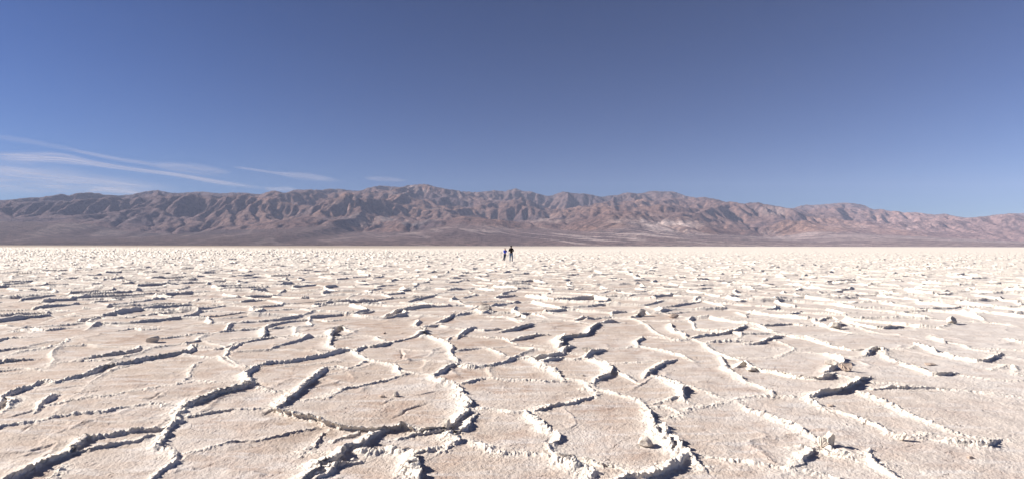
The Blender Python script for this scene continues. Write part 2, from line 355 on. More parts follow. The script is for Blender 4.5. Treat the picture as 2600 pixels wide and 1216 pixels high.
def mat_salt():
    n = NT('salt_crust')
    tc = n.n('ShaderNodeTexCoord').outputs['Object']
    rim = n.attr('rim'); dirt = n.attr('dirt'); far = n.attr('farbrown')
    n1 = n.noise(tc, .55, 5, .6); n2 = n.noise(tc, 2.6, 5, .6); n3 = n.noise(tc, 22, 6, .7)
    mp = n.n('ShaderNodeMapping'); n.l(tc, mp.inputs[0]); mp.inputs['Rotation'].default_value = (0, 0, .5); mp.inputs['Scale'].default_value = (1, 4.5, 1)
    n4 = n.noise(mp.outputs[0], 1.6, 5, .65)
    c = n.mix(n.ramp(n1, .42, .60), (.455, .375, .315, 1), (.52, .46, .415, 1))
    c = n.mix(n.math('MULTIPLY', n.ramp(n2, .42, .72), .75), c, (.395, .295, .235, 1))
    st = n.noise(tc, .9, 6, .6); st2 = n.noise(tc, 4.5, 5, .65)
    c = n.mix(n.math('MULTIPLY', n.math('MULTIPLY', n.ramp(st, .48, .62), n.ramp(st2, .35, .6)), .8), c, (.36, .255, .20, 1))
    c = n.mix(n.math('MULTIPLY', n.ramp(n4, .48, .68), .75), c, (.57, .53, .505, 1))
    c = n.mix(n.math('MULTIPLY', n.ramp(n3, .5, .72), .35), c, (.57, .52, .47, 1))
    c = n.mix(n.attr('white'), c, (.66, .62, .585, 1))
    rr = n.math('ADD', rim, n.math('MULTIPLY', n.math('SUBTRACT', n2, .5), .5))
    rr = n.ramp(rr, .05, .85)
    c = n.mix(rr, c, (.70, .64, .57, 1))
    c = n.mix(n.math('MULTIPLY', dirt, .8), c, (.30, .215, .16, 1))
    c = n.mix(far, c, (.20, .145, .11, 1))
    v = n.n('ShaderNodeTexVoronoi'); v.inputs['Scale'].default_value = 34; n.l(tc, v.inputs['Vector'])
    v2 = n.n('ShaderNodeTexVoronoi'); v2.inputs['Scale'].default_value = 80; n.l(tc, v2.inputs['Vector'])
    nn = n.noise(tc, 9, 6, .65)
    vc = n.n('ShaderNodeTexVoronoi', feature='DISTANCE_TO_EDGE'); vc.inputs['Scale'].default_value = 1.5
    wv = n.n('ShaderNodeVectorMath', operation='ADD'); n.l(tc, wv.inputs[0]); nz = n.n('ShaderNodeTexNoise'); nz.inputs['Scale'].default_value = 3.5; nz.inputs['Detail'].default_value = 5
    n.l(tc, nz.inputs['Vector']); sc = n.n('ShaderNodeVectorMath', operation='SCALE'); n.l(nz.outputs['Color'], sc.inputs[0]); sc.inputs['Scale'].default_value = .45
    n.l(sc.outputs[0], wv.inputs[1]); n.l(wv.outputs[0], vc.inputs['Vector'])
    crk = n.math('MULTIPLY', n.ramp(vc.outputs['Distance'], .012, .0), n.ramp(st2, .48, .62))
    c = n.mix(n.math('MULTIPLY', crk, .6), c, (.22, .16, .13, 1))
    h1 = n.math('SUBTRACT', 1.0, v.outputs[0]); h2 = n.math('SUBTRACT', 1.0, v2.outputs[0])
    b = n.bump(nn, .02, .45)
    b = n.bump(n.math('MULTIPLY', crk, -1.0), .012, .8, b)
    b = n.bump(n.math('MULTIPLY', h1, n.math('ADD', .35, rim)), .012, .55, b)
    b = n.bump(h2, .006, .6, b)
    n.bsdf(c, .85, b, .25)
    return n.m
M_SALT = mat_salt()

NXG, DYR = 2050, 0.0024
def build_ground():
    ys = [1.1]
    while ys[-1] < 9500:
        y = ys[-1]
        k = DYR if y < 40 else (.0034 if y < 400 else (.012 if y < 900 else .05))
        ys.append(y * (1 + k))
    ys = np.array(ys); ny = len(ys); nx = NXG
    ns = 260; sl = np.concatenate([-np.geomspace(2.6, .935, ns)[:-1], np.linspace(-.935, .935, nx - 2 * ns + 2), np.geomspace(.935, 2.6, ns)[1:]])
    Y = np.broadcast_to(ys[None], (nx, ny)).astype(np.float32); X = (sl[:, None] * ys[None]).astype(np.float32)
    dyr = np.gradient(ys).astype(np.float32)
    lod = np.broadcast_to((dyr * .8)[None], X.shape)
    # warp
    wfine = .03 * sst(9, 5, Y) + .012
    wx = X + .16 * fbm(X * .9, Y * .9, 3, 200) + wfine * fbm(X * 7, Y * 7, 3, 210)
    wy = Y + .16 * fbm(X * .9, Y * .9, 3, 220) + wfine * fbm(X * 7, Y * 7, 3, 230)
    near = Y < 60
    POP = np.zeros_like(X); H = np.zeros_like(X); RIM = np.zeros_like(X); OX = np.zeros_like(X); OY = np.zeros_like(X)
    # large undulation
    H += .05 * fbm(X / 6, Y / 6, 3, 300) * np.clip(60 / Y, .2, 1)
    along = vnoise(X * 1.1, Y * 1.1, 240) * .75 + vnoise(X * 3.7, Y * 3.7, 241) * .4 * sst(80, 20, Y) + .2 * sst(20, 80, Y) + vnoise(X * 9.3, Y * 9.3, 242) * .1 * sst(30, 10, Y)
    M = (1 - sst(13.2, 14.6, Y)) * (1 - sst(.86, .93, np.abs(X / Y))) * sst(3.7, 4.0, Y)
    # ---- polygon cells (further out and outside the frame)
    cs = 1.38
    gx = wx / cs; gy = wy / cs
    wd = .22; gx = gx + wd * fbm(X / 1.9, Y / 1.9, 2, 250); gy = gy + wd * fbm(X / 1.9, Y / 1.9, 2, 255)
    ci = np.floor(gx).astype(np.int32); cj = np.floor(gy).astype(np.int32)
    rs = np.random.RandomState(5); J = rs.rand(512, 512, 2).astype(np.float32) * .84 + .08
    def site(i, j):
        a = J[i & 511, j & 511]; return i + a[..., 0], j + a[..., 1]
    best = np.full(X.shape, 99., np.float32); bi = ci.copy(); bj = cj.copy()
    for di in (-1, 0, 1):
        for dj in (-1, 0, 1):
            px, py = site(ci + di, cj + dj); d = (gx - px)**2 + (gy - py)**2
            m = d < best; best[m] = d[m]; bi[m] = (ci + di)[m]; bj[m] = (cj + dj)[m]
    px0, py0 = site(bi, bj); idk = (bi * 7919 + bj * 104729)
    cellh = ((idk * 2654435761 >> 7) & 1023).astype(np.float32) / 1023
    hp = np.zeros_like(X); rp = np.zeros_like(X)
    for di in (-1, 0, 1):
        for dj in (-1, 0, 1):
            i2 = ci + di; j2 = cj + dj
            px, py = site(i2, j2)
            same = (i2 == bi) & (j2 == bj)
            dd = np.sqrt((px - px0)**2 + (py - py0)**2) + 1e-3
            s = (((gx - px)**2 + (gy - py)**2) - best) / (2 * dd) * cs
            k2 = i2 * 7919 + j2 * 104729
            e = (idk ^ k2); e = ((e * 40503 >> 4) ^ (idk + k2)) * 69069
            r1 = ((e >> 9) & 1023).astype(np.float32) / 1023
            hgt = .024 + .078 * r1**1.6 * np.clip(.75 + Y / 120, .8, 1.3) * (1 + .3 * sst(.3, -.7, X / Y))
            hi = idk > k2
            hgt = hgt * (.30 + 1.2 * along)
            w1 = .026 + lod * .8; w2 = .02 + lod * (.9 - .6 * sst(25, 50, Y))
            ph = hgt * np.where(hi, .68 * np.exp(-(s / w1)**1.6) + .32 * np.exp(-s / .25), np.exp(-(s / w2)**2))
            ph[same] = 0
            hp = np.maximum(hp, ph)
            rr = np.exp(-s / np.where(hi, .13 + lod, .07 + lod)); rr[same] = 0
            rp = np.maximum(rp, rr * np.clip(hgt / .035, .4, 1))
    MB = (1 - M) + M * (.14 + .62 * sst(6.5, 12.5, Y)) * sst(.28, .55, vnoise(X * .45, Y * .45, 260))
    H += hp * MB + (cellh - .5) * .05 * (1 - M); RIM = rp * MB**.6; POP = rp**2 * MB
    # ---- surveyed ridges
    for off, side, hh, pts in T:
        hh = hh * (.46 + .16 * min(1, max(0, (px2ground(off[0] + pts[0][0] * .3619, off[1] + pts[0][1] * .3619)[1] - 6) / 7))) * (.70 if side == 'N' else .86)
        P = []
        for a, b in pts:
            u = off[0] + a * .3619; v = off[1] + b * .3619
            P.append(px2ground(u, v, hh * .6))
        P = np.array(P)
        P[0] += (P[0] - P[1]) / (np.linalg.norm(P[0] - P[1]) + 1e-6) * .10; P[-1] += (P[-1] - P[-2]) / (np.linalg.norm(P[-1] - P[-2]) + 1e-6) * .10
        # image-space drop direction -> ground direction
        ch = P[-1] - P[0]
        tgt = {'D': (0, -1), 'U': (0, 1), 'R': (1, -.25), 'L': (-1, 0), 'N': (0, -1), 'C': (0, -1)}[side]
        # catmull-rom resample
        Q = []
        PP = np.vstack([2 * P[0] - P[1], P, 2 * P[-1] - P[-2]])
        for k in range(1, len(PP) - 2):
            L = np.linalg.norm(PP[k + 1] - PP[k]); n = max(2, int(L / .14))
            for t in np.linspace(0, 1, n, endpoint=False):
                a, b, c, d = PP[k - 1:k + 3]
                Q.append(.5 * (2 * b + (c - a) * t + (2 * a - 5 * b + 4 * c - d) * t * t + (3 * b - a - 3 * c + d) * t**3))
        Q.append(P[-1]); Q = np.array(Q)
        seg = np.linalg.norm(np.diff(Q, axis=0), axis=1); cum = np.concatenate([[0], np.cumsum(seg)]); tot = cum[-1]
        # sign: left normal against target
        dv = np.diff(Q, axis=0); score = (-dv[:, 1] * tgt[0] + dv[:, 0] * tgt[1]).sum(); sg = 1 if score > 0 else -1
        R = .75
        j0 = np.searchsorted(ys, Q[:, 1].min() - R); j1 = np.searchsorted(ys, Q[:, 1].max() + R)
        smin = ((Q[:, 0] - R) / np.maximum(Q[:, 1] + np.where(Q[:, 0] - R < 0, -R, R), .5)).min(); smax = ((Q[:, 0] + R) / np.maximum(Q[:, 1] + np.where(Q[:, 0] + R < 0, R, -R), .5)).max()
        i0 = max(0, np.searchsorted(sl, smin)); i1 = min(nx, np.searchsorted(sl, smax))
        if i1 - i0 < 2 or j1 - j0 < 2: continue
        bx = wx[i0:i1, j0:j1]; by = wy[i0:i1, j0:j1]
        D = np.full(bx.shape, 9., np.float32); SG = np.zeros_like(D); A = np.zeros_like(D); NX_ = np.zeros_like(D); NY_ = np.zeros_like(D)
        for k in range(len(Q) - 1):
            # local window
            ya = min(Q[k, 1], Q[k + 1, 1]) - R; yb = max(Q[k, 1], Q[k + 1, 1]) + R
            ja = max(j0, np.searchsorted(ys, ya)); jb = min(j1, np.searchsorted(ys, yb))
            xa = min(Q[k, 0], Q[k + 1, 0]) - R; xb = max(Q[k, 0], Q[k + 1, 0]) + R
            sa = min(xa / max(ya, .5), xa / yb); sb = max(xb / max(ya, .5), xb / yb)
            ia = max(i0, np.searchsorted(sl, sa)); ib = min(i1, np.searchsorted(sl, sb))
            if ib <= ia or jb <= ja: continue
            w = (slice(ia - i0, ib - i0), slice(ja - j0, jb - j0))
            d = Q[k + 1] - Q[k]; L = seg[k] + 1e-6; d = d / L
            rx = bx[w] - Q[k, 0]; ry = by[w] - Q[k, 1]
            t = np.clip(rx * d[0] + ry * d[1], 0, L)
            ex = rx - t * d[0]; ey = ry - t * d[1]; dist = np.sqrt(ex * ex + ey * ey)
            m = dist < D[w]
            D[w] = np.where(m, dist, D[w])
            SG[w] = np.where(m, np.sign(-d[1] * rx + d[0] * ry) * sg, SG[w])    # +1 on the drop side
            A[w] = np.where(m, cum[k] + t, A[w])
            NX_[w] = np.where(m, -d[1] * sg, NX_[w]); NY_[w] = np.where(m, d[0] * sg, NY_[w])
        al = along[i0:i1, j0:j1]
        endf = sst(0, .34, np.minimum(A, tot - A))
        hg = hh * (.62 + .62 * al) * (.42 + .58 * endf)
        lo = lod[i0:i1, j0:j1]
        if side == 'C':
            ph = hh * .6 * np.exp(-(D / .035)**1.5) * endf * al * 1.6
            tr = -.02 * np.exp(-((D * SG - .03) / .018)**2) * endf
            rm = .35 * np.exp(-D / .05) * endf
            H[i0:i1, j0:j1] += ph + tr; 
            RIM[i0:i1, j0:j1] = np.maximum(RIM[i0:i1, j0:j1], rm); continue
        low = SG > 0
        if side == 'N':
            pf = .72 * np.exp(-(D / (.020 + hh * .2 + lo))**1.6) + .28 * np.exp(-D / .2)
            ov = 0
        else:
            pf = np.where(low, np.exp(-(D / (.012 + lo * .7))**2), .7 * np.exp(-(D / (.019 + hh * .24 + lo))**1.6) + .3 * np.exp(-D / .24))
            ov = 1
        ph = hg * pf
        cur = H[i0:i1, j0:j1]
        tr = -.45 * hg * np.exp(-((D * SG - .05) / .03)**2) * sst(.35, .8, al) if ov else 0
        und = .0
        newh = np.maximum(cur, ph + cur * .25)
        H[i0:i1, j0:j1] = newh + tr
        RIM[i0:i1, j0:j1] = np.maximum(RIM[i0:i1, j0:j1], np.clip(hg / .03, .65, 1.2) * np.where(low & (ov == 1), np.exp(-D / .055), np.exp(-D / .105)))
        POP[i0:i1, j0:j1] = np.maximum(POP[i0:i1, j0:j1], np.clip(hg / .03, .6, 1.15) * np.exp(-(D / .058)**2))
        if ov:
            o = (.35 + .75 * sst(.35, .8, al)) * hg * np.where(low, np.exp(-(D / .012)**2), np.exp(-(D / .08)**2)) * (by < 20)
            mm = ph >= cur
            OX[i0:i1, j0:j1] = np.where(mm, NX_ * o, OX[i0:i1, j0:j1]); OY[i0:i1, j0:j1] = np.where(mm, NY_ * o, OY[i0:i1, j0:j1])
    # ---- knobbly popcorn on the rims, small roughness everywhere
    rimc = np.clip(RIM, 0, 1)
    pf = np.abs(vnoise(X * 25, Y * 25, 401) * 2 - 1); pf2 = np.abs(vnoise(X * 60, Y * 60, 402) * 2 - 1)
    nm = sst(45, 20, Y)
    p3 = np.abs(vnoise(X * 41 + 3 * Y, Y * 41 - 3 * X, 406) * 2 - 1)
    pop = np.clip(POP, 0, 1.2)
    bl = np.clip(vnoise(X * 23 + 5, Y * 23, 407) - .45, 0, 1); crumb = np.clip(vnoise(X * 31, Y * 31 + 9, 408) - .78, 0, 1) * 5 * np.clip(rimc * 1.6, 0, 1) * sst(.4, .7, vnoise(X * 2.4, Y * 2.4, 409))
    H += (pop * (.016 * (.45 - pf) + .014 * (.45 - p3) + .010 * (.5 - pf2) + .028 * bl) * (.55 + .9 * vnoise(X * 5, Y * 5, 412)) + .014 * np.clip(crumb, 0, 1)) * nm + rimc * .07 * (along - .6) * (1 - nm)
    # faint secondary cracks with lifted lips inside the plates
    g2x = wx / .75; g2y = wy / .75; c2i = np.floor(g2x).astype(np.int32); c2j = np.floor(g2y).astype(np.int32)
    f1 = np.full(X.shape, 99., np.float32); f2 = f1.copy()
    for di in (-1, 0, 1):
        for dj in (-1, 0, 1):
            px, py = site(c2i + di + 77, c2j + dj + 31); px = px - 77; py = py - 31
            d = (g2x - px)**2 + (g2y - py)**2; f2 = np.minimum(f2, np.maximum(d, f1)); f1 = np.minimum(f1, d)
    e2 = (np.sqrt(f2) - np.sqrt(f1)) * .375
    act = sst(.52, .72, vnoise(X * .8, Y * .8, 421)) * sst(.35, .6, vnoise(X * 3, Y * 3, 422))
    H += act * (.012 + .022 * np.clip(Y / 60, 0, 1)) * np.exp(-(e2 / (.02 + lod * 1.6))**1.5)
    H += nm * (.0035 * (vnoise(X * 26, Y * 26, 403) - .5) + .004 * (vnoise(X * 55, Y * 55, 404) - .5) + .012 * (vnoise(X * 5, Y * 5, 405) - .5))
    lump = np.clip(fbm(X * 2.2, Y * 2.2, 3, 410) - .42, 0, 1)
    H += lump * .12 * rimc
    H -= .0
    fade = sst(3500, 1200, Y)
    H *= fade * (1 + sst(35, 160, Y) * (.35 + 1.9 * sst(.3, -.6, X / Y)))
    dirt = np.clip(fbm(X * .55, Y * .55, 4, 500) * 2.4 - .6, 0, 1) * np.clip(fbm(X * 4, Y * 4, 3, 505) * 2 + .6, 0, 1) * .8 * (1 - .7 * rimc) * sst(.3, -.5, X / Y)
    side = sst(.45, -.55, X / Y + .1 * fbm(X / 900, Y / 900, 3, 520))
    fb = sst(140, 600, Y * (1 + .5 * fbm(X / 120, Y / 120, 3, 530))) * (.05 + .75 * side) * (1 - sst(6500, 7600, Y) * sst(-.2, .1, X / Y))
    edge = np.maximum(sst(2.3, 2.55, np.abs(X / Y)), sst(1.35, 1.12, Y)); H = H * (1 - edge) - .14 * edge
    co = np.stack([X + OX, Y + OY, H], -1).reshape(-1, 3)
    me = grid_mesh('ground', co, nx, ny, {'rim': ('FLOAT', rimc), 'dirt': ('FLOAT', dirt), 'farbrown': ('FLOAT', fb), 'white': ('FLOAT', .62 * sst(-.05, .8, X / (Y + 4 )))})
    o = bpy.data.objects.new('ground', me); C.objects.link(o); me.materials.append(M_SALT)
    tag(o, 'white cracked salt flat reaching to the foot of the mountains', kind='structure')
    def gh(x, y, r=0.0):
        j = int(np.argmin(abs(ys - y))); i = int(np.argmin(abs(sl - x / ys[j])))
        return float(H[i, j])
    return gh
ground_z = build_ground()
# wide lower sheet for the rest of the flat beside and behind the camera
def build_apron():
    xs = np.concatenate([-np.geomspace(12000, 1, 60), np.geomspace(1, 12000, 60)]); ys = np.concatenate([-np.geomspace(2900, 1, 50), np.geomspace(1, 9000, 60)])
    X, Y = np.meshgrid(xs, ys, indexing='ij')
    co = np.stack([X, Y, np.full_like(X, -.12)], -1).reshape(-1, 3)
    z = np.zeros(X.shape)
    me = grid_mesh('ground', co, len(xs), len(ys), {'rim': ('FLOAT', z + .3), 'dirt': ('FLOAT', z), 'farbrown': ('FLOAT', z)})
    me.materials.append(M_SALT)
    o = bpy.data.objects.new('ground', me); C.objects.link(o); tag(o, 'salt flat beside and behind the viewer', kind='structure')
build_apron()

# ------------------------------------------------------------------ mountains
def crp(pts, ox): return [(ox + a * .2523, 440 + b * .2523) for a, b in pts]
SKY = crp([(0,293),(200,275),(400,262),(520,240),(610,215),(685,240),(760,213),(830,208),(910,200),(1040,220),(1200,227),(1340,215),(1440,188),(1580,173),(1680,195),(1780,203),(1900,195),(2000,187),(2100,195),(2200,205),(2350,198),(2470,200)],0)+\
crp([(0,213),(60,212),(120,190),(180,175),(240,190),(290,205),(340,183),(400,167),(480,170),(540,163),(640,172),(710,160),(870,163),(980,178),(1070,173),(1130,145),(1250,127),(1400,140),(1460,142),(1530,122),(1650,112),(1730,115),(1760,130),(1880,155),(2050,182),(2200,195),(2300,188),(2400,175),(2490,190)],650)+\
crp([(0,165),(30,158),(120,185),(190,185),(280,215),(350,232),(400,228),(450,205),(520,185),(600,203),(750,210),(830,230),(900,242),(1000,225),(1060,220),(1150,195),(1270,208),(1390,182),(1500,187),(1620,187),(1700,215),(1760,235),(1860,250),(1910,240),(2060,265),(2180,300),(2260,315),(2320,330),(2400,312),(2500,310)],1300)+\
crp([(0,318),(100,335),(230,360),(290,340),(380,317),(430,325),(600,312),(740,297),(860,305),(960,322),(1060,368),(1150,360),(1220,385),(1310,382),(1370,400),(1500,398),(1680,422),(1780,407),(1860,430),(2000,450),(2130,443),(2280,422),(2400,410),(2500,408),(2576,402)],1950)
FOOT = crp([(0,480),(900,510),(1200,570),(1500,600),(1900,620),(2100,580),(2576,570)],0)+crp([(300,560),(500,545),(800,530),(1000,590),(1500,600),(1900,540),(2050,510),(2576,560)],650)+crp([(350,560),(700,590),(1100,550),(1300,560),(1700,610),(2300,630)],1300)+crp([(0,650),(400,590),(1200,625),(1900,660),(2576,705)],1950)
def slope_of(P, s):
    P = np.array(P); hz = horizon(P[:, 0]); return np.interp(s, (P[:, 0] - 1300) / F, (hz - P[:, 1]) / F)

def build_mountains(DX=60., iters=60):
    x = np.arange(-33000, 33001, DX); y = np.arange(9000, 34001, DX)
    X, Y = np.meshgrid(x, y, indexing='ij')
    YF = 15500 + 1800 * fbm(X / 9000, Y / 9000, 3, 50) + 2200 * fbm(X / 3500, X * 0 + 3.3, 4, 60)
    YC = 27000 + 1200 * fbm(X / 6000, X * 0, 3, 70)
    zc = slope_of(SKY, X / YC) * YC; zf = slope_of(FOOT, X / YF) * YF
    t = (Y - YF) / (YC - YF); tt = np.clip(t, 0, 1)
    fan = zf * np.clip((Y - 9500) / (YF - 9500), 0, 1)**1.35 + 12 * fbm(X / 700, Y / 2600, 3, 77) * np.clip((Y - 9500) / 3000, 0, 1)
    E = np.where(t > 1, zc - (t - 1) * 2500, zf + (zc - zf) * (.04 * np.clip(t * 25, 0, 1) + .96 * tt**.95))
    wxx = X + 900 * fbm(X / 4000, Y / 4000, 3, 5); wyy = Y + 900 * fbm(X / 4000, Y / 4000, 3, 8)
    rid = ridged(wxx / 3000, wyy / 3000, 6, 11, .56); big = ridged(wxx / 8000, wyy / 7000, 3, 91)
    env = np.clip(t * 5, 0, 1)
    z = np.where(t < 0, fan, E * (1 + env * (.55 * (rid - .45) + .45 * (big - .45)) * np.clip(1.3 - tt, .12, 1)))
    z = z.astype(np.float64) + env * 120 * (ridged(wxx / 1100, wyy / 1100, 4, 15) - .5)
    fm = np.clip((t + .02) * 8, 0, 1)
    nx, ny = z.shape; N = nx * ny; idx = np.arange(N).reshape(nx, ny)
    up = np.where(t > 0, E - zf, 0) / iters * .15
    rs = np.random.RandomState(3); z += rs.rand(nx, ny) * 6
    hard = .5 + 1.1 * vnoise(X / 2500, Y / 2500, 33)
    for it in range(iters):
        zp = np.pad(z, 1, mode='edge')
        best = np.zeros((nx, ny)); rec = idx.copy(); dist = np.full((nx, ny), DX); low = np.full((nx, ny), 1e9)
        for dx, dy in ((-1, 0), (1, 0), (0, -1), (0, 1), (-1, -1), (-1, 1), (1, -1), (1, 1)):
            zn = zp[1 + dx:1 + dx + nx, 1 + dy:1 + dy + ny]; d = DX * (1.4142 if dx * dy else 1)
            s = (z - zn) / d; m = s > best
            ii = np.clip(np.arange(nx) + dx, 0, nx - 1)[:, None] * ny + np.clip(np.arange(ny) + dy, 0, ny - 1)[None]
            best[m] = s[m]; rec[m] = ii[m]; dist[m] = d; low = np.minimum(low, zn)
        z = np.where((best <= 0) & (t > 0), low + .8, z)
        r = rec.ravel(); A = np.append(np.ones(N), 0.)
        rr = np.append(np.where(r == np.arange(N), N, r), N)
        for k in range(10):
            add = np.bincount(rr, weights=A, minlength=N + 1); add[N] = 0; A = A + add; rr = rr[rr]
        A = A[:N].reshape(nx, ny) * DX * DX; zr = z.ravel()[r].reshape(nx, ny)
        Fk = .08 * hard * A**0.45 / dist * fm
        z = (z + up * env + Fk * zr) / (1 + Fk)
        if it % 6 == 0:
            zp = np.pad(z, 1, mode='edge'); z = z + .06 * (zp[2:, 1:-1] + zp[:-2, 1:-1] + zp[1:-1, 2:] + zp[1:-1, :-2] - 4 * z) * fm
    z += fm * (24 * fbm(X / 170, Y / 170, 2, 145) + 34 * ridged(X / 260, Y / 260, 2, 147) + 34 * ridged(X / 520, Y / 520, 4, 140, .6) + 60 * ridged(X / 1300, Y / 1300, 3, 150)) * np.clip(t * 3, 0, 1)
    SL = np.linspace(-1.25, 1.25, 1400)
    ratio = np.where(z > 0, (z - EYE) / Y, 0); b = np.clip(((X / Y + 1.25) / 2.5 * 1399).astype(int), 0, 1399)
    mx = np.zeros(1400); np.maximum.at(mx, b.ravel(), ratio.ravel())
    f = slope_of(SKY, SL) / np.maximum(mx, .01)
    k = np.hanning(7); k /= k.sum(); f = np.convolve(np.pad(f, 3, mode='edge'), k, 'valid')
    z = z * (1 + (np.interp(X / Y, SL, f) - 1) * sst(.05, .75, t))
    z = np.where(Y < 9300, -4, z)
    # rock colours
    gx, gy = np.gradient(z, DX); steep = np.sqrt(gx**2 + gy**2)
    def lerp(a, b, f): return a + (b - a) * f[..., None]
    sx = X / Y; U = 1300 + F * sx; V = 624.5 - F * z / Y
    c = np.zeros(X.shape + (3,)) + np.array((.235, .155, .128))
    c = lerp(c, np.array((.150, .112, .115)), sst(-.1, .35, fbm(X / 3200, Y / 3200, 4, 600)))          # dark slate
    c = lerp(c, np.array((.34, .215, .155)), sst(.0, .45, fbm(X / 2100 + 9, Y / 2100, 4, 610)) * .8)      # tan volcanics
    c = lerp(c, np.array((.36, .33, .31)), sst(.18, .5, fbm(X / 900, Y / 900, 4, 620)) * .55 * np.exp(-((U - 1020) / 220)**2))   # grey crags below the summit
    c = lerp(c, np.array((.135, .12, .13)), sst(.72, .95, t) * .5)
    pale = sst(.05, .35, fbm(X / 500, Y / 500, 4, 630))
    for u0, v0, su, sv, a in ((1665, 574, 80, 17, 1.6), (1600, 560, 30, 8, .5), (2330, 572, 38, 9, .8), (2160, 580, 70, 10, .35), (330, 560, 70, 5, .5), (1380, 560, 60, 12, .3), (1960, 590, 20, 7, .7), (1965, 535, 30, 12, .35)):
        c = lerp(c, np.array((.74, .62, .54)), np.clip((.25 + pale) * a * np.exp(-((U - u0) / su)**2 - ((V - v0) / sv)**2), 0, .9))
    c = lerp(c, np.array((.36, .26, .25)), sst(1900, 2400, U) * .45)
    c = lerp(c, np.array((.15, .13, .155)), sst(950, 250, U) * .45)  # slate at the left; blue of the haze is put into it too
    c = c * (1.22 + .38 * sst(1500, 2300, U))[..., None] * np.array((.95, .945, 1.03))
    # fans: desert varnish with pale washes running downhill
    fanm = 1 - sst(-.02, .03, t)
    fc = np.zeros_like(c) + np.array((.205, .160, .150))
    fc = lerp(fc, np.array((.165, .130, .128)), sst(-.2, .3, fbm(X / 1500, Y / 2500, 4, 650)))
    lean = X + (Y - 9500) * (.55 + .25 * np.sin(X / 9000)) * 1.0
    wsh = 1 - np.abs(fbm(lean / 800, Y / 5200, 4, 660) * 2)
    wsh = sst(.72, .9, wsh) * sst(.35, .55, vnoise(X / 2600, Y / 1800, 664)) * (.3 + .7 * sst(-.25, .35, sx))
    wsh = np.maximum(wsh, sst(.45, .8, vnoise(X / 3000, Y / 500, 670)) * sst(.2, .5, sx) * .6)
    fc = lerp(fc, np.array((.60, .53, .49)), wsh)
    fc = lerp(fc, np.array((.36, .31, .285)), sst(11200, 9600, Y + 900 * fbm(X / 1500, Y / 1500, 3, 680)) * sst(-.15, .3, sx) * .7)
    fc = lerp(fc, np.array((.34, .285, .275)), sst(0, .6, sx) * .55) * (.88 + .45 * sst(-.5, .0, sx) + .25 * sst(.2, .6, sx))[..., None] * np.array((1, .95, .99))
    c = c * (1 - fanm[..., None]) + fc * fanm[..., None]
    brush = (Y > 9350) * (Y < 9640) * sst(.42, .5, vnoise(X / 260, Y * 0, 690)) * (1 - sst(.4, .6, sx)) * .8
    c = lerp(c, np.array((.06, .06, .05)), brush)
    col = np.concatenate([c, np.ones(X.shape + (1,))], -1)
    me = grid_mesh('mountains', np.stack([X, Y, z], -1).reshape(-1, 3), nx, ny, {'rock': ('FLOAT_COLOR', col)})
    n = NT('desert_rock'); tc = n.n('ShaderNodeTexCoord').outputs['Object']
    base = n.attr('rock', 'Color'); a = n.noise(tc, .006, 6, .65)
    a2 = n.noise(tc, .0022, 5, .7)
    b = n.mix(1.0, base, n.mix(n.ramp(a, .3, .7), (.42, .42, .44, 1), (1.12, 1.06, 1.0, 1)), 'MULTIPLY')
    b = n.mix(n.math('MULTIPLY', n.ramp(a2, .5, .7), .45), b, (.10, .085, .09, 1))
    bp = n.bump(n.noise(tc, .005, 8, .75), 260, .9)
    n.bsdf(b, .95, bp, .05); me.materials.append(n.m)
    o = bpy.data.objects.new('mountains', me); C.objects.link(o)
    tag(o, 'bare brown and purple desert range with pale gravel fans at its foot', kind='structure')
build_mountains()
# ------------------------------------------------------------------ air
def build_haze():
    bm = bmesh.new(); bmesh.ops.create_cube(bm, size=1)
    for v in bm.verts:
        v.co.x *= 68000; v.co.y = v.co.y * 38000 + 16000; v.co.z = v.co.z * 3706 + 1848
    me = bpy.data.meshes.new('haze'); bm.to_mesh(me); bm.free()
    o = bpy.data.objects.new('haze', me); C.objects.link(o); tag(o, 'thin pale blue air in front of the mountains', kind='stuff')
    m = bpy.data.materials.new('haze'); m.use_nodes = True; t = m.node_tree; t.nodes.clear()
    out = t.nodes.new('ShaderNodeOutputMaterial'); pv = t.nodes.new('ShaderNodeVolumePrincipled')
    pv.inputs['Color'].default_value = (.64, .72, 1.0, 1); pv.inputs['Density'].default_value = 1.6e-5; pv.inputs['Anisotropy'].default_value = -0.12
    t.links.new(pv.outputs[0], out.inputs['Volume']); me.materials.append(m)
build_haze()

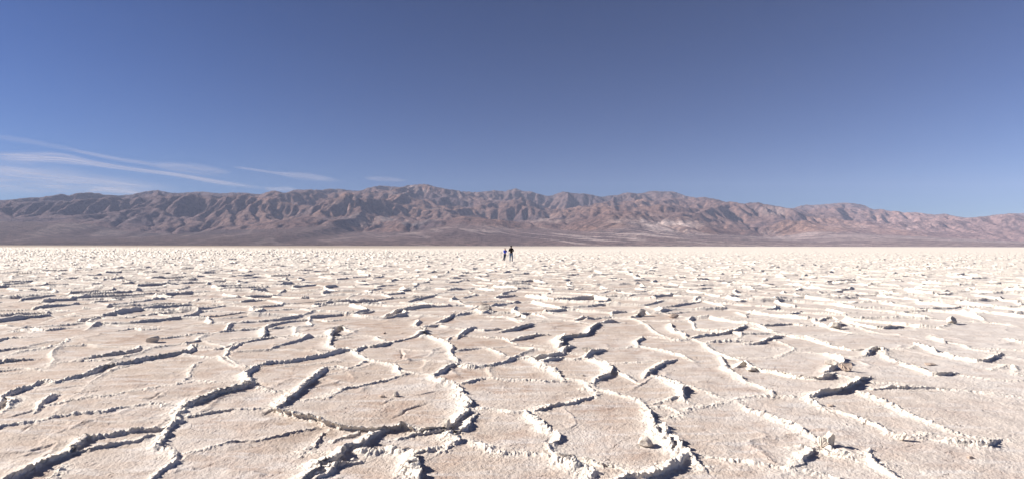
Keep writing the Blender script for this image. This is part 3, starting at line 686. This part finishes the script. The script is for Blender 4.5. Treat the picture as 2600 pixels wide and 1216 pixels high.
# ------------------------------------------------------------------ cirrus
def mat_cirrus(seed, op):
    n = NT('cirrus')
    uv = n.n('ShaderNodeUVMap', uv_map='uv').outputs[0]
    sp = n.n('ShaderNodeSeparateXYZ'); n.l(uv, sp.inputs[0]); u, v = sp.outputs[0], sp.outputs[1]
    mp = n.n('ShaderNodeMapping'); n.l(uv, mp.inputs[0]); mp.inputs['Scale'].default_value = (3.5, 4.5, 1); mp.inputs['Location'].default_value = (seed * 3.7, seed, 0)
    mp.inputs['Rotation'].default_value = (0, 0, .12)
    a = n.noise(mp.outputs[0], 1.6, 6, .62)
    w = n.math('ABSOLUTE', n.math('SUBTRACT', n.math('MULTIPLY', v, 2), 1))
    w = n.math('ADD', w, n.math('MULTIPLY', n.math('SUBTRACT', a, .5), .7))
    prof = n.n('ShaderNodeMapRange'); prof.interpolation_type = 'SMOOTHERSTEP'
    n.l(w, prof.inputs[0]); prof.inputs[1].default_value = 1.0; prof.inputs[2].default_value = 0.0
    prof.inputs[3].default_value = 0; prof.inputs[4].default_value = 1
    edge = n.ramp(n.math('SUBTRACT', 1.0, w), 0.0, .9)
    ends = n.math('MULTIPLY', n.ramp(u, 0, .16), n.ramp(n.math('SUBTRACT', 1.0, u), 0, .22))
    side = n.ramp(n.math('SUBTRACT', 1.0, n.math('ABSOLUTE', n.math('SUBTRACT', n.math('MULTIPLY', v, 2), 1))), 0, .5)
    mp2 = n.n('ShaderNodeMapping'); n.l(uv, mp2.inputs[0]); mp2.inputs['Scale'].default_value = (5, 16, 1); mp2.inputs['Location'].default_value = (seed, seed * 2.3, 0)
    st = n.ramp(n.noise(mp2.outputs[0], 1.0, 6, .65), .3, .72)
    al = n.math('MULTIPLY', prof.outputs[0], n.math('MULTIPLY', ends, side))
    al = n.math('MULTIPLY', al, n.math('ADD', .3, n.math('MULTIPLY', st, .85)))
    al = n.math('MULTIPLY', al, op * .52, clamp=True)
    tr = n.n('ShaderNodeBsdfTransparent'); df = n.n('ShaderNodeBsdfDiffuse'); tl = n.n('ShaderNodeBsdfTranslucent')
    for b in (df, tl): b.inputs['Color'].default_value = (.97, .88, .86, 1)
    m1 = n.n('ShaderNodeMixShader'); m1.inputs[0].default_value = .6; n.l(df.outputs[0], m1.inputs[1]); n.l(tl.outputs[0], m1.inputs[2])
    m2 = n.n('ShaderNodeMixShader'); n.l(al, m2.inputs[0]); n.l(tr.outputs[0], m2.inputs[1]); n.l(m1.outputs[0], m2.inputs[2])
    n.l(m2.outputs[0], n.out.inputs[0]); return n.m
def ck(pts): return [(a * .427, 320 + b * .427) for a, b in pts]
CL = [
 ('faint upper cirrus streak running down from the left edge above the brightest streak', .26, [(-120,50),(0,68),(150,88),(350,125),(500,158),(700,195),(900,225),(1100,242),(1300,255)], [20,20,18,16,14,12,12,14,8]),
 ('longest and brightest cirrus streak sloping down towards the dark ridge on the left', .95, [(-150,170),(0,182),(150,186),(300,190),(400,195),(550,224),(700,248),(900,272),(1050,290),(1200,318),(1350,343),(1500,362),(1660,382)], [26,30,34,36,34,20,16,14,15,16,15,13,6]),
 ('broad pale cirrus band at the left edge below the brightest streak', .55, [(-150,250),(0,265),(150,274),(300,294),(450,318),(700,342),(950,366)], [26,28,26,24,18,14,8]),
 ('short bright cirrus wisp lying just above the ridge on the left', .9, [(500,386),(600,380),(700,384),(800,398),(860,408)], [8,14,18,14,8]),
 ('cirrus streak with a feathered right end left of the highest summit', .55, [(1350,240),(1450,252),(1550,268),(1650,282),(1750,294),(1850,304),(1950,318),(2070,335)], [5,8,8,10,22,24,16,6]),
 ('small faint cirrus wisp floating just left of the highest summit', .38, [(2160,310),(2240,315),(2320,320),(2440,328)], [10,16,16,8]),
 ('tiny cirrus wisp touching the ridge at the end of the longest streak', .6, [(1560,372),(1640,378),(1720,376),(1790,392)], [10,16,18,8]),
 ('thin cirrus thread running just above the longest streak', .34, [(380,135),(500,160),(720,205),(850,222),(1000,255),(1200,285),(1380,305)], [8,10,14,12,12,12,6]),
 ('feathered pale cirrus patch over the left part of the range', .38, [(900,225),(1050,238),(1180,250),(1280,268),(1400,282)], [16,24,28,24,10]),
 ('wide thin cirrus veil low in the sky at the far left', .60, [(-200,290),(0,310),(250,325),(500,345),(800,368),(1150,388)], [120,120,105,85,55,26]),
]
def build_clouds():
    for k, (lab, op, pts, wd) in enumerate(CL):
        P = np.array(ck(pts)); w = np.array(wd) * .427
        tt = np.linspace(0, 1, len(P)); ts = np.linspace(0, 1, 60)
        cu = np.interp(ts, tt, P[:, 0]); cv = np.interp(ts, tt, P[:, 1]); cw = np.interp(ts, tt, w) * 1.5
        ker = np.hanning(9); ker /= ker.sum()
        sm = lambda a: np.convolve(np.pad(a, 4, mode='reflect', reflect_type='odd'), ker, 'valid')
        cu, cv, cw = sm(cu), sm(cv), sm(cw)
        NV = 9; alt = 9000 + k * 220
        rows = []
        for s in range(60):
            for j in range(NV):
                f = j / (NV - 1) * 2 - 1
                v = cv[s] - f * cw[s] * .95
                sl = max((horizon(cu[s]) - v) / F, .02)
                z = alt; y = z / sl; x = (cu[s] - 1300) / F * y
                rows.append((x, y, z + EYE, ts[s], j / (NV - 1), 1 - f * f))
        R = np.array(rows)
        bm = bmesh.new(); uvl = bm.loops.layers.uv.new('uv')
        vt = [bm.verts.new(r[:3]) for r in R]
        for s in range(59):
            for j in range(NV - 1):
                a = s * NV + j; ids = (a, a + NV, a + NV + 1, a + 1)
                f = bm.faces.new([vt[i] for i in ids]); f.smooth = True
                for lp, i in zip(f.loops, ids): lp[uvl].uv = (R[i, 3], R[i, 4])
        me = bpy.data.meshes.new('cirrus_cloud'); bm.to_mesh(me); bm.free()
        me.materials.append(mat_cirrus(k + 1, op))
        o = bpy.data.objects.new('cirrus_cloud', me); C.objects.link(o); tag(o, lab, 'cloud', 'cirrus streaks over the range')
        o.visible_shadow = True
build_clouds()

# ------------------------------------------------------------------ loose chunks of salt
def mat_chunk(name, c1, c2):
    n = NT(name); tc = n.n('ShaderNodeTexCoord').outputs['Object']
    c = n.mix(n.ramp(n.noise(tc, 14, 5, .6), .35, .65), c1, c2)
    b = n.bump(n.noise(tc, 60, 5, .7), .01, .8)
    n.bsdf(c, .9, b, .2); return n.m
M_CREAM = mat_chunk('salt_cream', (.66, .60, .52, 1), (.53, .46, .40, 1))
M_TAN = mat_chunk('salt_tan', (.46, .36, .295, 1), (.52, .43, .36, 1))
M_DARK = mat_chunk('salt_shade_grey', (.48, .43, .38, 1), (.60, .545, .48, 1))  # darker, greyer salt; shade on the dark blocks is partly in the colour
def chunk_mesh(name, w, d, h, seed, mat, shape='lump'):
    rs = random.Random(seed); bm = bmesh.new()
    if shape == 'slab':
        n = 9; out = []
        for i in range(n):
            a = 2 * math.pi * i / n + rs.uniform(-.2, .2); r = rs.uniform(.68, 1.12)
            out.append((.5 * w * r * math.cos(a), .5 * h * r * math.sin(a) + .5 * h))
        fr = [bm.verts.new((x, -d / 2 + rs.uniform(-.1, .1) * d, z)) for x, z in out]
        bk = [bm.verts.new((x * .95, d / 2 + rs.uniform(-.1, .1) * d, z)) for x, z in out]
        bm.faces.new(fr); bm.faces.new(bk[::-1])
        for i in range(n): bm.faces.new((fr[(i + 1) % n], fr[i], bk[i], bk[(i + 1) % n]))
        bmesh.ops.triangulate(bm, faces=bm.faces[:])
        bmesh.ops.subdivide_edges(bm, edges=bm.edges[:], cuts=3, use_grid_fill=True)
        qs = [(Vector([rs.gauss(0, 1) for _ in range(3)]) * 3.2 / min(w, h), rs.uniform(0, 6)) for _ in range(7)]
        bm.normal_update()
        for v in bm.verts:
            v.co += v.normal * (sum(math.sin(v.co.dot(q) + p) for q, p in qs) * .022 * min(w, h) + abs(rs.gauss(0, .03)) * min(w, h))
    else:
        bmesh.ops.create_icosphere(bm, subdivisions=4, radius=.5)
        pl = [(Vector([rs.gauss(0, 1) for _ in range(3)]).normalized(), rs.uniform(.28, .42)) for _ in range(13)]
        ph = [(Vector([rs.gauss(0, 1) for _ in range(3)]) * 9, rs.uniform(0, 6)) for _ in range(6)]
        for v in bm.verts:
            for nn, dd in pl:
                k = v.co.dot(nn) - dd
                if k > 0: v.co -= nn * k * 1.0
            b = sum(math.sin(v.co.dot(q) + p) for q, p in ph) * .007 + rs.uniform(-.010, .010)
            v.co += v.co.normalized() * b
            v.co = Vector((v.co.x * w * 1.15, v.co.y * d * 1.15, (v.co.z + .33) * h * 1.2))
    bmesh.ops.recalc_face_normals(bm, faces=bm.faces[:])
    me = bpy.data.meshes.new(name); bm.to_mesh(me); bm.free(); me.materials.append(mat); return me
G = 'loose salt chunks on the flat'
CH = [ # name, u, v(base), w, d, h, mat, shape, rotz, tilt, label
 ('salt_chunk', 1006, 1005, .075, .06, .06, M_CREAM, 'lump', .3, 0, 'small blocky salt chunk, right of a pair lying on the big round central plate'),
 ('salt_chunk', 971, 1007, .08, .05, .035, M_TAN, 'lump', 0, 0, 'small flat tan chunk, left of a pair lying on the big round central plate'),
 ('salt_chunk', 1639, 1131, .125, .11, .085, M_CREAM, 'lump', .5, 0, 'fist-sized cream lump at the inner edge of the large plate right of centre'),
 ('salt_slab', 2149, 943, .20, .035, .15, M_TAN, 'slab', -.35, -.45, 'tan slab standing tilted with its flat face to the viewer on the right'),
 ('salt_slab', 2112, 925, .17, .05, .08, M_DARK, 'slab', -.5, -.7, 'dark grey slab leaning just left of the tan tilted slab'),
 ('salt_slab', 2106, 1131, .07, .05, .12, M_CREAM, 'slab', .2, .1, 'tall narrow upright cream slab with a rounded top near the lower right'),
 ('salt_slab', 2092, 1133, .09, .05, .09, M_CREAM, 'slab', -.4, -.3, 'short broken slab at the foot of the tall upright cream slab'),
 ('salt_slab', 2288, 1116, .05, .02, .09, M_CREAM, 'slab', .6, .4, 'thin white flake sticking up out of the rim right of the tall upright slab'),
 ('salt_slab', 2201, 1073, .06, .05, .02, M_CREAM, 'lump', 0, 0, 'small white plate lying flat above the tall upright cream slab'),
 ('salt_boulder', 389, 868, .21, .15, .13, M_DARK, 'lump', .2, 0, 'dark rounded salt boulder standing on a plate edge at the left'),
 ('salt_chunk', 2109, 1030, .08, .06, .03, M_TAN, 'lump', 0, 0, 'small tan chunk in front of the high broken ridge at right'),
 ('salt_chunk', 1908, 941, .16, .11, .06, M_CREAM, 'lump', .4, 0, 'low cream lump broken off a rim, right of the four-way ridge crossing'),
 ('salt_chunk', 2464, 1163, .045, .04, .03, M_TAN, 'lump', 0, 0, 'single tan pebble alone on the smooth plate at the far lower right'),
 ('salt_chunk', 2362, 925, .2, .1, .035, M_TAN, 'lump', .3, 0, 'flat tan rubble piece above the long dark crack at the right'),
 ('salt_chunk', 977, 846, .07, .06, .05, M_TAN, 'lump', 0, 0, 'little tan chunk on the open plate up left of centre'),
 ('salt_boulder', 2122, 832, .24, .2, .15, M_CREAM, 'lump', .1, 0, 'pale rounded boulder sitting in a ridge in the middle distance at right'),
 ('salt_slab', 2421, 820, .26, .1, .15, M_DARK, 'slab', .5, -.5, 'grey tilted slab in the middle distance near the right edge'),
 ('salt_chunk', 1480, 953, .06, .05, .03, M_CREAM, 'lump', 0, 0, 'pale chip on the plate below the leaning block right of centre'),
 ('salt_slab', 1134, 1088, .07, .05, .13, M_CREAM, 'slab', .9, .15, 'upright rounded nodule on the front right rim of the round central plate'),
 ('salt_slab', 1496, 893, .24, .10, .08, M_DARK, 'slab', -.35, -.35, 'leaning grey block on the rim above the centre'),
 ('salt_boulder', 1232, 790, .42, .28, .19, M_DARK, 'slab', -.3, -.4, 'dark upturned block with a hollow under it, below the two walkers'),
 ('salt_boulder', 1625, 797, .3, .2, .2, M_DARK, 'lump', .3, 0, 'dark peaked block on the far ridge right of the walkers'),
 ('salt_boulder', 2560-1700+850, 806, .26, .2, .11, M_TAN, 'lump', .3, 0, 'reddish tan lump on the plate right of the dark peaked block'),
]
for k, (nm, u, v, w, d, h, m, shp, rz, tl, lab) in enumerate(CH):
    x, y = px2ground(u, v, .02); z = ground_z(x, y)
    x, y = px2ground(u, v, max(z, 0) * .8); z = ground_z(x, y)
    me = chunk_mesh(nm, w, d, h, 100 + k, m, shp)
    o = bpy.data.objects.new(nm, me); C.objects.link(o)
    o.location = (x, y, z - .08 * h); o.rotation_euler = (tl, 0, rz)
    tag(o, lab, 'slab' if 'slab' in nm else ('boulder' if 'boulder' in nm else 'salt chunk'), G)

# ------------------------------------------------------------------ people
def plain(name, col, rough=.8):
    n = NT(name); tc = n.n('ShaderNodeTexCoord').outputs['Object']
    f = n.ramp(n.noise(tc, 25, 4, .6), .3, .7)
    c = n.mix(f, tuple(a * .8 for a in col) + (1,), tuple(min(1, a * 1.15) for a in col) + (1,))
    n.bsdf(c, rough, n.bump(n.noise(tc, 18, 3, .5), .01, .5), .08); return n.m
def skin_obj(name, comps, mat, parent, sub=2):
    """comps: list of (verts [(x,y,z,r)], edges, root)"""
    me = bpy.data.meshes.new(name); V = []; E = []; roots = []; rad = []
    for vs, es, rt in comps:
        b = len(V); V += [v[:3] for v in vs]; rad += [v[3] if not isinstance(v[3], tuple) else v[3] for v in vs]
        E += [(a + b, c + b) for a, c in es]; roots.append(b + rt)
    me.from_pydata(V, E, []); o = bpy.data.objects.new(name, me); C.objects.link(o); o.parent = parent
    md = o.modifiers.new('skin', 'SKIN'); md.use_smooth_shade = True; md.branch_smoothing = .4
    if not me.skin_vertices:
        bpy.context.view_layer.objects.active = o
    sv = me.skin_vertices[0].data
    for i, r in enumerate(rad):
        sv[i].radius = r if isinstance(r, tuple) else (r, r); sv[i].use_root = i in roots
    s = o.modifiers.new('smooth', 'SUBSURF'); s.levels = sub; s.render_levels = sub
    me.materials.append(mat); return o
def chain(*p): return (list(p), [(i, i + 1) for i in range(len(p) - 1)], 0)
def lerp3(a, b, t): return tuple(a[i] + (b[i] - a[i]) * t for i in range(3))

def make_person(loc, rz, H, J, mats, label, female):
    root = bpy.data.objects.new('person', None); C.objects.link(root)
    root.location = loc; root.rotation_euler = (0, 0, rz); root.scale = (H, H, H)
    tag(root, label, 'person', 'walkers on the salt flat')
    # J: joints for a figure of height 1 facing -Y ... coordinates (x right, y forward, z up)
    sk, jk, tr, sh, hr = mats
    P = J
    # --- body, one surface: torso + head + arms + legs
    v = [P['pel'] + (.075,), P['waist'] + (.062,), P['chest'] + (.072,), P['neckb'] + (.045,), P['neck'] + (.032,), P['headc'] + (.056,), P['headt'] + (.045,)]
    e = [(0, 1), (1, 2), (2, 3), (3, 4), (4, 5), (5, 6)]
    for s in ('l', 'r'):
        b = len(v); v += [P['sh' + s] + (.036,), P['el' + s] + (.024,), P['wr' + s] + (.016,), P['hd' + s] + (.020,)]
        e += [(2, b), (b, b + 1), (b + 1, b + 2), (b + 2, b + 3)]
        b = len(v); v += [P['hp' + s] + (.052,), P['kn' + s] + (.034,), P['an' + s] + (.022,), P['to' + s] + (.020,)]
        e += [(0, b), (b, b + 1), (b + 1, b + 2), (b + 2, b + 3)]
    comps = [(v, e, 0)]
    for s, sg in (('l', -1), ('r', 1)):
        h = Vector(P['hd' + s]); w = Vector(P['wr' + s]); dr = (h - w).normalized()
        side = dr.cross(Vector((0, 0, 1)));  side = side.normalized() if side.length > .1 else Vector((1, 0, 0))
        for q, (off, ln) in enumerate(((-.013, .030), (-.0045, .036), (.0045, .034), (.013, .026))):
            a = h + side * off; b1 = a + dr * ln * .6; c1 = b1 + dr * ln * .3 - Vector((0, 0, ln * .4))
            comps.append(chain(tuple(a) + (.0055,), tuple(b1) + (.0052,), tuple(c1) + (.0042,)))
        a = w.lerp(h, .5); b1 = a + side * (-sg) * .018 + dr * .012; c1 = b1 + dr * .018
        comps.append(chain(tuple(a) + (.006,), tuple(b1) + (.0058,), tuple(c1) + (.0045,)))
    f = Vector(P['face']); hc = Vector(P['headc'])
    comps.append(chain(tuple(hc + f * .045 + Vector((0, 0, .002))) + (.009,), tuple(hc + f * .066 - Vector((0, 0, .006))) + (.006,)))   # nose
    sd = f.cross(Vector((0, 0, 1)))
    for q in (-1, 1):
        comps.append(chain(tuple(hc + sd * q * .050 + Vector((0, 0, .006))) + (.009,), tuple(hc + sd * q * .056 - Vector((0, 0, .008))) + (.006,)))  # ears
    skin_obj('body', comps, sk, root)
    # --- clothes
    g = 1.0
    v = [lerp3(P['pel'], P['waist'], .0) + (.088,), P['waist'] + (.076,), P['chest'] + (.086,), P['neckb'] + (.052,)]
    e = [(0, 1), (1, 2), (2, 3)]
    for s in ('l', 'r'):
        b = len(v); v += [P['sh' + s] + (.044,), P['el' + s] + (.036,), lerp3(P['el' + s], P['wr' + s], .92) + (.026,)]
        e += [(2, b), (b, b + 1), (b + 1, b + 2)]
    skin_obj('jacket', [(v, e, 0)], jk, root)
    v = [P['pel'] + (.082,)]; e = []
    for s in ('l', 'r'):
        b = len(v); v += [P['hp' + s] + (.060,), P['kn' + s] + (.042,), lerp3(P['kn' + s], P['an' + s], .95) + (.032,)]
        e += [(0, b), (b, b + 1), (b + 1, b + 2)]
    skin_obj('trousers', [(v, e, 0)], tr, root)
    for s in ('l', 'r'):
        a = Vector(P['an' + s]); t = Vector(P['to' + s])
        skin_obj('shoe', [chain(tuple(a - (t - a).normalized() * .015 - Vector((0, 0, .012))) + (.026,), tuple(a.lerp(t, .5) - Vector((0, 0, .006))) + (.024,), tuple(t + (t - a) * .15) + (.019,))], sh, root)
    hv = [tuple(hc - f * .012 + Vector((0, 0, .032))) + (.068,), tuple(hc - f * .026 + Vector((0, 0, -.004))) + (.062,)]
    if female: hv.append(tuple(hc - f * .034 - Vector((0, 0, .055))) + (.032,))
    else: hv.append(tuple(hc - f * .022 - Vector((0, 0, .045))) + (.052,))
    skin_obj('hair', [chain(*hv)], hr, root)
    return root
M_SKIN = plain('skin', (.50, .30, .22)); M_SKIN2 = plain('tanned_skin', (.22, .12, .08)); M_BLUE = plain('blue_jacket', (.02, .07, .55)); M_NAVY = plain('dark_denim', (.03, .055, .11))
M_JEAN = plain('washed_denim', (.13, .20, .30)); M_BLK = plain('dark_brown_shirt', (.010, .006, .005)); M_SHOE = plain('shoe_leather', (.02, .016, .014))
M_HAIR = plain('dark_hair', (.012, .009, .008)); M_HAIR2 = plain('brown_hair', (.07, .035, .02)); M_GEAR = plain('camera_plastic', (.008, .008, .009), .5)
M_STRAP = plain('strap_webbing', (.035, .04, .045))

# man: seen from behind, elbows out, hands in front of the chest
mu, mv = 1298.0, 665.6
mx, my = px2ground(mu, mv, 0); mz = ground_z(mx, my); mx, my = px2ground(mu, mv, mz)
JM = dict(pel=(0, 0, .53), waist=(0, 0, .61), chest=(0, .005, .74), neckb=(0, .0, .825), neck=(0, .008, .865), headc=(0, .015, .925), headt=(0, .012, .955),
          shl=(-.092, 0, .795), ell=(-.135, .04, .645), wrl=(-.085, .15, .66), hdl=(-.05, .175, .675),
          shr=(.092, 0, .795), elr=(.135, .04, .65), wrr=(.085, .15, .66), hdr=(.05, .175, .675),
          hpl=(-.052, 0, .49), knl=(-.062, .012, .275), anl=(-.068, -.01, .045), tol=(-.08, .06, .022),
          hpr=(.052, 0, .49), knr=(.064, .02, .28), anr=(.062, -.02, .045), tor=(.085, .045, .022), face=(0, 1, 0))
man = make_person((mx, my, mz), 0.0, 1.80, JM, (M_SKIN2, M_BLK, M_JEAN, M_SHOE, M_HAIR), 'taller walker seen from behind in a dark brown shirt and faded blue jeans, elbows out', False)
# woman: half turned towards the viewer, hands raised to the chest
wu, wv = 1281.0, 662.8
wx_, wy_ = px2ground(wu, wv, 0); wz = ground_z(wx_, wy_); wx_, wy_ = px2ground(wu, wv, wz)
JW = dict(pel=(0.03, 0, .53), waist=(.035, 0, .61), chest=(.045, 0.01, .735), neckb=(.045, .01, .82), neck=(.05, .018, .858), headc=(.055, .03, .918), headt=(.055, .028, .948),
          shl=(-.055, 0.0, .79), ell=(-.045, .06, .65), wrl=(.07, .15, .735), hdl=(.085, .165, .76),
          shr=(.135, 0.02, .79), elr=(.175, .09, .665), wrr=(.115, .165, .74), hdr=(.10, .175, .765),
          hpl=(-.015, 0, .49), knl=(-.035, .02, .28), anl=(-.12, -.02, .045), tol=(-.10, .055, .022),
          hpr=(.075, 0, .49), knr=(.045, .03, .28), anr=(-.015, .0, .045), tor=(.01, .07, .022), face=(.55, .83, 0))
JW = {k: v for k, v in JW.items()}
def mirror_front(J, a):   # turn the figure about its axis
    ca, sa = math.cos(a), math.sin(a); return J
woman = make_person((wx_, wy_, wz), math.radians(0), 1.52, {k: ((v[0], -v[1], v[2])) for k, v in JW.items()}, (M_SKIN, M_BLUE, M_NAVY, M_SHOE, M_HAIR2),
                    'shorter walker in a bright blue jacket and dark jeans, facing the viewer with raised hands', True)
# sunglasses
def box_into(bm, c, s, rot=0.0):
    r = bmesh.ops.create_cube(bm, size=1); M = Matrix.Translation(c) @ Matrix.Rotation(rot, 4, 'Z') @ Matrix.Diagonal((s[0], s[1], s[2], 1))
    bmesh.ops.transform(bm, matrix=M, verts=r['verts'])
fv = Vector((.55, -.83, 0)).normalized(); sdv = Vector((.83, .55, 0)).normalized()
bm = bmesh.new(); hc = Vector((.055, -.03, .918)); ang = math.atan2(sdv.y, sdv.x)
for q in (-1, 1):
    box_into(bm, hc + fv * .060 + sdv * q * .021 + Vector((0, 0, .010)), (.034, .006, .020), ang)
    box_into(bm, hc + fv * .030 + sdv * q * .056 + Vector((0, 0, .014)), (.003, .062, .005), ang)
box_into(bm, hc + fv * .061 + Vector((0, 0, .014)), (.012, .005, .005), ang)
bmesh.ops.bevel(bm, geom=bm.edges[:], offset=.0015, segments=1, affect='EDGES')
me = bpy.data.meshes.new('sunglasses'); bm.to_mesh(me); bm.free(); me.materials.append(M_GEAR)
o = bpy.data.objects.new('sunglasses', me); C.objects.link(o); o.parent = woman
# cameras held by the two
def make_camera(loc, rz, label):
    r = bpy.data.objects.new('camera_held', None); r.name = 'photo_camera'; C.objects.link(r); r.location = loc; r.rotation_euler = (0, 0, rz)
    tag(r, label, 'camera')
    bm = bmesh.new(); box_into(bm, (0, 0, 0), (.13, .05, .09)); box_into(bm, (0, 0, .055), (.05, .045, .03))
    bmesh.ops.bevel(bm, geom=bm.edges[:], offset=.006, segments=2, affect='EDGES')
    me = bpy.data.meshes.new('camera_body'); bm.to_mesh(me); bm.free(); me.materials.append(M_GEAR)
    b = bpy.data.objects.new('camera_body', me); C.objects.link(b); b.parent = r
    bm = bmesh.new(); bmesh.ops.create_cone(bm, cap_ends=True, segments=24, radius1=.035, radius2=.031, depth=.07)
    bmesh.ops.rotate(bm, verts=bm.verts, matrix=Matrix.Rotation(math.radians(90), 3, 'X')); bmesh.ops.translate(bm, verts=bm.verts, vec=(0, .06, 0))
    me = bpy.data.meshes.new('lens'); bm.to_mesh(me); bm.free(); me.materials.append(M_GEAR)
    b = bpy.data.objects.new('lens', me); C.objects.link(b); b.parent = r
    return r
cm = make_camera((mx, my + .20 * 1.8, mz + .69 * 1.8), 0, 'black camera held in front of the chest by the taller walker')
# strap across the taller walker's back, down to the camera
st = [(-.085, -.045, .80), (-.060, -.085, .765), (-.03, -.108, .72), (.005, -.108, .665), (.035, -.098, .615), (.072, -.06, .575), (.095, 0.0, .585), (.085, .08, .63), (.05, .17, .68)]
st2 = [(-.085, -.045, .80), (-.09, .0, .83), (-.08, .06, .80), (-.04, .19, .70)]
bm = bmesh.new()
def ribbon(bm, P, w, th):
    prev = None
    for i, p in enumerate(P):
        a = Vector(P[max(0, i - 1)]); b = Vector(P[min(len(P) - 1, i + 1)]); t = (b - a).normalized()
        n = Vector((p[0] * .6, p[1], 0)); n = n.normalized() if n.length > 1e-4 else Vector((0, -1, 0)); sdd = t.cross(n).normalized()
        c = Vector(p); vs = [bm.verts.new(c + sdd * w / 2 + n * th), bm.verts.new(c - sdd * w / 2 + n * th), bm.verts.new(c - sdd * w / 2 - n * th), bm.verts.new(c + sdd * w / 2 - n * th)]
        if prev:
            for k in range(4): bm.faces.new((prev[k], prev[(k + 1) % 4], vs[(k + 1) % 4], vs[k]))
        prev = vs
for P in (st, st2):
    ribbon(bm, [(p[0] * 1.8, p[1] * 1.8 - .20 * 1.8, (p[2] - .69) * 1.8) for p in P], .035, .004)
me = bpy.data.meshes.new('strap'); bm.to_mesh(me); bm.free(); me.materials.append(M_STRAP)
o = bpy.data.objects.new('strap', me); C.objects.link(o); o.parent = cm
ch = Vector((.095, -.185, .765)) * 1.52
make_camera((wx_ + ch.x, wy_ + ch.y, wz + ch.z), math.radians(180), 'small dark camera held up in both hands by the walker in blue')
